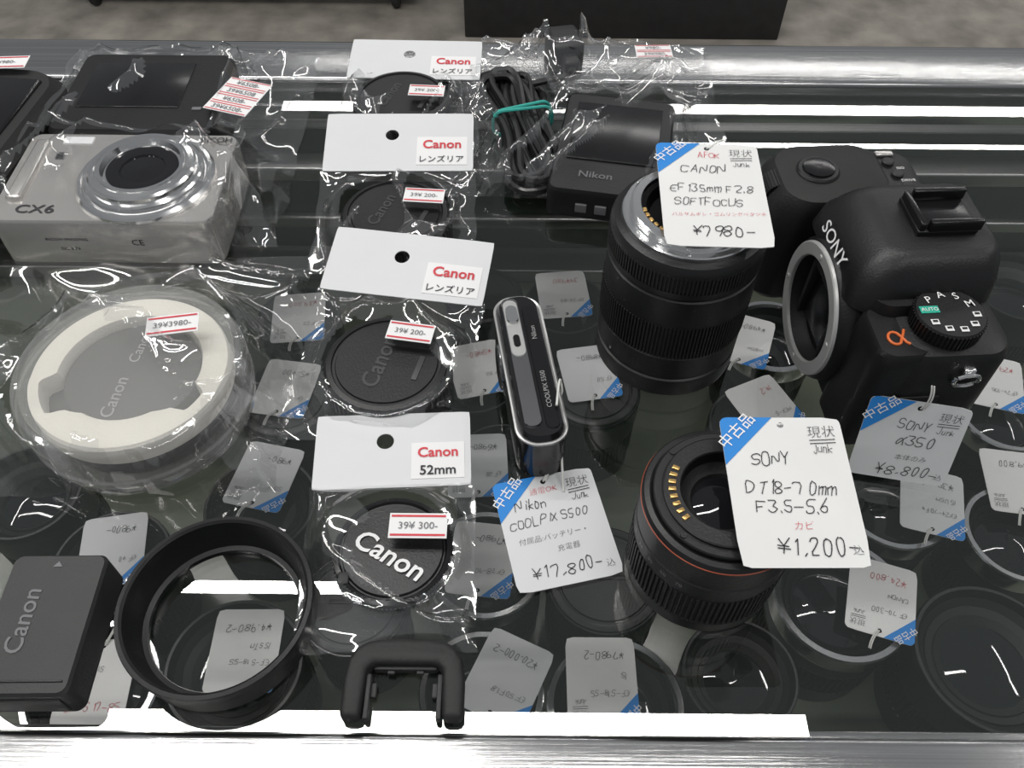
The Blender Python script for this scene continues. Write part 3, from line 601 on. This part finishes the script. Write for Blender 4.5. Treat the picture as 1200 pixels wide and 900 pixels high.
for k, t in enumerate(['M', 'S', 'A', 'P', 'AUTO']):
    a_ = R(25 + 36 * k)
    if t != 'AUTO': m.text(t, .0040 + .0117 * math.cos(a_), .0117 * math.sin(a_) - .060, .0060, 0, None, .004, 'c', .0833, R(12))
    else:
        m.rbox((.004 + .0100 * math.cos(a_), -.060 + .0100 * math.sin(a_), .0832), (.0090, .0045, .0003), 0, 1, 1, None); m.text(t, .004 + .0100 * math.cos(a_), -.060 + .0100 * math.sin(a_), .0030, 0, None, .006, 'c', .0836)
for k in range(5):
    a_ = R(212 + 34 * k); x, y = .004 + .0117 * math.cos(a_), -.060 + .0117 * math.sin(a_); m.rbox((x, y, .0833), (.0036, .0032, .0003), 0, 1, 0)
    m.rbox((x, y + .0003, .0836), (.0022, .0012, .0003), 0, 1, 2)
m.build('dial_marks', ['white', 'green', 'black'], md)
m = MB(); m.loft([(-.0200, -.062, .013, .018, .008, .004), (-.0200, -.062, .013, .018, .008, .064), (-.0195, -.062, .0125, .0175, .0075, .072), (-.019, -.062, .0115, .0165, .007, .0740)], 6); m.build('shoulder', 'black', DS)
# the emblem: an upright loop crossing itself on the right, one smooth stroke
em = [(3.3, 3.0), (2.6, 1.4), (1.6, -.4)]
for i in range(19):
    a_ = R(-50 - 260 * i / 18); em.append((-.2 + 1.8 * math.cos(a_), 2.3 * math.sin(a_)))
em += [(1.9, .2), (2.6, -1.6), (3.5, -2.4)]
m = MB(); m.tube([(-.0220 + x * .0017, -.0675 + y * .0017, .0743) for x, y in em], .0007, 8); m.build('orange_emblem', 'orange', DS)
T = Matrix.Translation((-.0372, -.010, .0815)) @ Matrix.Rotation(R(-90), 4, 'Z') @ Matrix.Rotation(R(66), 4, 'X')
m = MB(); m.text('SONY', 0, .002, .0092, 0, T, .008, 'c', .0012, 0, 0, 1.3); m.build('lettering', 'white', DS)
TS = Matrix.Translation((-.024, .060, .0035))
m = MB(); m.lathe(mm([(12, 69), (12, 72.5), (11, 73.6), (9, 73.6)]), 48, 0, TS); m.build('button_collar', 'black', DS)
m = MB(); m.lathe(mm([(9, 73.2), (8.6, 74.6), (6, 75.2), (0, 75)]), 48, 0, TS); m.build('shutter_button', 'blackgloss', DS)
m = MB(); m.ribbed(.0075, .0082, -.007, .007, 30, 0, Matrix.Translation((-.045, .060, .064)) @ Matrix.Rotation(PI / 2, 4, 'X')); m.build('control_dial', 'rubber', DS)
for (x, y, r_) in ((.018, .066, .0034), (.020, .055, .0034), (.022, .044, .0034), (.008, .040, .0034)):
    m = MB(); m.lathe([(r_, .074), (r_, .0757), (r_ * .8, .0763), (0, .0763)], 24, 0, Matrix.Translation((x, y, 0))); m.build('top_button', 'grey', DS)
m = MB(); m.rbox((.018, .0735, .0752), (.010, .004, .0018), .0006); m.build('slide_switch', 'silver', DS)
m = MB()
for (x, y, t) in ((.0235, .0605, 'ISO'), (.0245, .0495, 'DRIVE'), (.015, .036, 'AEL')): m.text(t, x, y, .003, 0, None, 0, 'c', .0749)
m.build('button_marks', 'white', DS)
m = MB(); T = Matrix.Translation((.012, -.083, .060)); m.tube([T @ Vector((.006 * math.cos(2 * PI * i / 20), -.001 - .001 * math.sin(2 * PI * i / 20), .005 * math.sin(2 * PI * i / 20))) for i in range(20)], .0011, 8, closed=True)
m.rbox((.012, -.082, .064), (.006, .004, .006), .001); m.build('strap_lug', 'chrome', DS)
m = MB(); m.rbox((-.004, -.0815, .03), (.02, .002, .032), .001); m.build('port_cover', 'rubber', DS)

# ------------------------------------------------------------------ tags on the items
price_tag('white tag with red note resting on top of the tall lens', at(768, 168, .104), at(886, 171, .104), at(774, 288, .1005),
  [('AFOK', 'h', .40, .85, .08, 1), ('CANON', 'h', .22, .70, .115, 0), ('EF135mm F2.8', 'h', .09, .51, .105, 0), ('SOFTFOCUS', 'h', .12, .375, .105, 0), ('バルサムギレ・ゴムリングベタツキ', 'f', .09, .27, .058, 1), ('¥7980-', 'h', .26, .09, .14, 0)], string=at(845, 165, .098))
price_tag('white tag leaning on the short zoom lens with the orange ring', at(842, 490, .072), at(982, 490, .072), at(872, 666, .0655),
  [('SONY', 'h', .20, .66, .12, 0), ('DT18-70mm', 'h', .13, .47, .115, 0), ('F3.5-5.6', 'h', .18, .345, .115, 0), ('カビ', 'f', .46, .235, .085, 1), ('¥1,200-', 'h', .30, .075, .14, 0), ('込', 'f', .87, .08, .095, 0)], string=at(880, 500, .066))
price_tag('greyish tag propped against the front corner of the black camera', at(1022, 462, .044), at(1142, 480, .044), at(978, 550, .003),
  [('SONY', 'h', .34, .66, .11, 0), ('α350', 'h', .38, .46, .13, 0), ('本体のみ', 'f', .42, .27, .085, 0), ('¥8,800-', 'h', .28, .07, .13, 0), ('込', 'f', .87, .08, .095, 0)], string=at(1092, 452, .056), cardmat='cardgrey')
price_tag('white tag with red note lying on the glass before the slim camera', at(576, 569, .002), at(691, 547, .002), at(597, 700, .002),
  [('通電OK', 'f', .34, .83, .085, 1), ('Nikon', 'h', .16, .71, .11, 0), ('COOLPIX S500', 'h', .07, .54, .095, 0), ('付属品:バッテリー・', 'f', .12, .40, .078, 0), ('充電器', 'f', .46, .29, .078, 0), ('¥17,800-', 'h', .17, .08, .125, 0), ('込', 'f', .86, .08, .095, 0)], string=at(655, 515, .006), cardmat='cardgrey')

# ------------------------------------------------------------------ lenses on the shelf below the glass
LH = .072
def shelf_lens(kind):
    r = bpy.data.objects.new('camera_lens', None); COL.objects.link(r); r.empty_display_size = .02
    m = MB(); m.lathe(mm([(0, 0), (31, 0), (32, 1), (32, 18), (31.2, 18.6)]), 64); m.lathe(mm([(31.4, 42), (33, 43), (33.5, 50), (34, 66)]), 64); m.build('barrel', 'black', r)
    m = MB(); m.ribbed(.0315, .0328, .0186, .042, 64); m.build('focus_ring', 'rubber', r)
    m = MB()
    if kind == 1:
        m.lathe(mm([(34, 58), (34.2, 59), (34.2, 71), (33.4, 72), (30.6, 72), (30, 71), (29.6, 69)]), 64); m.build('rim', 'chrome', r)
        m = MB(); m.lathe(mm([(29.6, 69), (27.5, 63), (27, 64.4), (24, 61), (23.4, 62.4), (21.5, 59)]), 64); m.build('inner_cone', 'black', r)
        m = MB(); m.lathe(mm([(21.5, 59), (14, 62), (7, 63.4), (0, 63.8)]), 64); m.build('front_element', 'lensglass', r)
    elif kind == 2:
        m.lathe(mm([(34, 66), (34, 71), (33.4, 72), (32, 72), (31, 70), (30, 67)]), 64); m.build('rim', 'black', r)
        m = MB(); m.lathe(mm([(30, 67), (27, 63), (26.6, 64), (23, 62), (22.6, 63), (19, 60)]), 64); m.build('inner_cone', 'rubber', r)
        m = MB(); m.lathe(mm([(19, 60), (12, 61.6), (6, 62.4), (0, 62.7)]), 64); m.build('front_element', 'lensglass', r)
    else:
        m.lathe(mm([(34, 66), (34, 69), (33.4, 70), (32.4, 70)]), 64); m.build('rim', 'blackgloss', r)
        m = MB(); m.lathe(mm([(32.4, 69), (32, 71.4), (30.5, 72), (28, 72), (27.4, 71), (26.6, 71), (26, 72), (0, 72)]), 64); m.rbox((0, 0, .0722), (.03, .003, .0006), .0002); m.build('fitted_cap', 'black', r)
    return r
protos = {}
LG = 'used lenses on the shelf under the glass'
LENS = [(905, 392, 33, 1, 'silver rimmed lens under the glass between tall lens and reflex camera'),
 (1048, 585, 34, 1, 'silver rimmed lens under the glass just below the greyish propped tag'),
 (1000, 705, 38, 1, 'large silver rimmed lens under the glass right of the zoom lens'),
 (1150, 765, 42, 2, 'widest black lens under the glass in the near right corner'),
 (575, 655, 34, 1, 'silver rimmed lens under the glass between pinch cap and white tag'),
 (588, 550, 32, 2, 'black lens under the glass at the near end of the slim camera'),
 (575, 810, 33, 1, 'silver rimmed lens under the glass right of the eyecup'),
 (712, 808, 36, 1, 'silver rimmed lens under the glass below the zoom lens'),
 (865, 790, 31, 2, 'small black lens under the glass near the front rail below the zoom lens'),
 (1195, 335, 36, 2, 'black lens under the glass right of the reflex camera'),
 (1180, 480, 33, 1, 'silver rimmed lens under the glass at the right edge, beside the reflex camera'),
 (1195, 625, 32, 1, 'silver rimmed lens under the glass at the right edge, left half visible'),
 (285, 770, 37, 2, 'black lens under the glass seen through the round hood'),
 (115, 800, 36, 1, 'silver rimmed lens under the glass next to the battery'),
 (130, 660, 34, 2, 'black lens under the glass beyond the battery'),
 (305, 590, 34, 2, 'black lens under the glass beyond the round hood'),
 (335, 465, 33, 0, 'capped black lens under the glass right of the round foam case'),
 (350, 372, 30, 2, 'small black lens under the glass left of the tilted header card'),
 (555, 440, 32, 2, 'black lens under the glass left of the slim camera'),
 (570, 345, 29, 0, 'small capped lens under the glass at the far end of the slim camera'),
 (660, 355, 30, 2, 'small black lens under the glass left of the tall lens'),
 (695, 455, 32, 0, 'capped black lens under the glass right of the slim camera'),
 (30, 575, 34, 2, 'black lens under the glass at the left edge, below the foam case'),
 (395, 715, 31, 0, 'capped black lens under the glass between hood and pinch cap'),
 (890, 500, 33, 2, 'black lens under the glass behind the zoom lens'),
 (705, 690, 34, 0, 'capped black lens under the glass left of the zoom lens')]
P = [[at(x, y, -SH + LH).x, at(x, y, -SH + LH).y, r / 1000] for x, y, r, s_, l in LENS]
for it in range(120):
    for i in range(len(P)):
        for j in range(i):
            dx = P[i][0] - P[j][0]; dy = P[i][1] - P[j][1]; d = math.hypot(dx, dy) or 1e-6; need = P[i][2] + P[j][2] + .0015
            if d < need:
                k = (need - d) / 2 / d; P[i][0] += dx * k; P[i][1] += dy * k; P[j][0] -= dx * k; P[j][1] -= dy * k
        P[i][1] = max(P[i][1], yN - .006 + P[i][2])
for (x, y, r_, s_, lab), (X, Y, rad) in zip(LENS, P):
    if s_ not in protos: t = protos[s_] = shelf_lens(s_)
    else:
        t = protos[s_].copy(); COL.objects.link(t)
        for ch in protos[s_].children:
            c = ch.copy(); COL.objects.link(c); c.parent = t
    t.location = (X, Y, G - SH); t.scale = (rad / .034, rad / .034, 1); t['label'] = lab; t['category'] = 'lens'; t['group'] = LG
LT = [(660, 345, 186, ['39¥980', 'EF 35-80'], 'upside down tag under the glass between slim camera and tall lens, farther one'),
 (690, 437, 190, ['¥8980-', 'EF 50'], 'upside down tag under the glass touching the tall lens, nearer one'),
 (872, 398, 160, ['¥4980-', 'NIKON'], 'tag under the glass right of the tall lens'),
 (898, 478, 205, ['14.2', 'NEX-5'], 'tag under the glass just beyond the zoom lens tag'),
 (310, 558, 168, ['¥980-', 'SONY'], 'upside down tag under the glass beyond the round hood'),
 (287, 762, 181, ['¥4,980-2', 'EF-S 18-55', 'IS STM'], 'upside down tag seen through the round hood'),
 (1033, 702, 162, ['¥24,800', 'EF 70-300', 'CANON'], 'upside down tag on the large silver rimmed lens right of the zoom lens'),
 (1092, 588, 164, ['¥39,800', 'EF24-70 F4', '15 USM'], 'tag on the silver rimmed lens just below the greyish propped tag'),
 (1190, 565, 172, ['¥39,800', 'EF-S'], 'tag under the glass cut off by the right edge'),
 (1165, 448, 164, ['¥29,800', 'EF24-105'], 'tag under the glass right of the reflex camera'),
 (560, 545, 183, ['¥6980-', 'EF 28'], 'tag under the glass left of the white tag with the red note'),
 (565, 655, 174, ['¥7980-', 'EF 28-90'], 'tag under the glass right of the pinch cap'),
 (560, 432, 195, ['¥5980-', 'EF 80'], 'tag under the glass left of the slim camera'),
 (593, 795, 155, ['¥20,000-2', 'EF 50 F1.8'], 'tilted upside down tag under the glass right of the eyecup'),
 (705, 797, 180, ['¥7980-2', 'EF-S18-55', 'IS'], 'straight upside down tag under the glass below the zoom lens'),
 (112, 800, 4, ['EF-S 17-85', 'F4-5.6 IS'], 'tag under the glass between battery and round hood'),
 (132, 645, 190, ['¥9800-', 'EF 40'], 'tag under the glass beyond the battery'),
 (335, 455, 172, ['¥5,400', 'EF 55'], 'tag under the glass right of the round foam case'),
 (350, 372, 186, ['¥39,800', 'EF 22'], 'tag under the glass left of the tilted header card')]
for i, (px, py, ang, ls, lab) in enumerate(LT):
    h = -SH + LH + .0012 + (i % 4) * .0009; c = at(px, py, h); q = Matrix.Rotation(R(ang), 3, 'Z'); w2, h2 = .0185, .0230
    TL, TR, BL = (c + q @ Vector(v_) for v_ in ((-w2, h2, 0), (w2, h2, 0), (-w2, -h2, 0)))
    lines = [(ls[0], 'h', .16, .18, .115, 0 if i % 3 else 1)] + [(t_, 'h', .12, .62 - .2 * k, .085, 0) for k, t_ in enumerate(ls[1:])]
    price_tag(lab, TL, TR, BL, lines, head=(i % 2 == 0), group='price tags under the glass', cardmat='cardgrey' if i % 3 == 1 else 'tag')

# ------------------------------------------------------------------ light
def lamp(loc, L, wid, power, rz=0):
    ld = bpy.data.lights.new('tube_and_fill_light', 'AREA'); ld.shape = 'RECTANGLE'; ld.size = L; ld.size_y = wid; ld.energy = power; ld.color = (1, .98, .95)
    o = bpy.data.objects.new('tube_and_fill_light', ld); COL.objects.link(o); o.location = loc; o.rotation_euler = (0, 0, rz)
def tube_lamp(px0, px1, py, H, wid, power):
    a = at(px0, py, -H); b = at(px1, py, -H); lamp(((a.x + b.x) / 2, (a.y + b.y) / 2, G + H), abs(b.x - a.x), wid, power)
tube_lamp(-250, 945, 845, 1.75, .05, 14)
tube_lamp(60, 520, 688, 1.75, .035, 8.5)
tube_lamp(330, 1320, 128, 1.75, .07, 17)
tube_lamp(780, 1400, 172, 1.75, .03, 6)
lamp((-.9, -.5, G + 1.75), 1.2, .06, 7); lamp((.9, -.5, G + 1.75), 1.2, .06, 7)  # added fill lamps behind the viewpoint, for film glints and lit fronts
lamp((-1.9, .9, G + 1.75), 1.2, .06, 8, PI / 2); lamp((1.9, .9, G + 1.75), 1.2, .06, 8, PI / 2)  # added fill lamps out of view at both sides, for more film glints
w = bpy.data.worlds.new('world'); sc.world = w; w.use_nodes = True
w.node_tree.nodes['Background'].inputs[0].default_value = (.92, .96, 1, 1); w.node_tree.nodes['Background'].inputs[1].default_value = .22
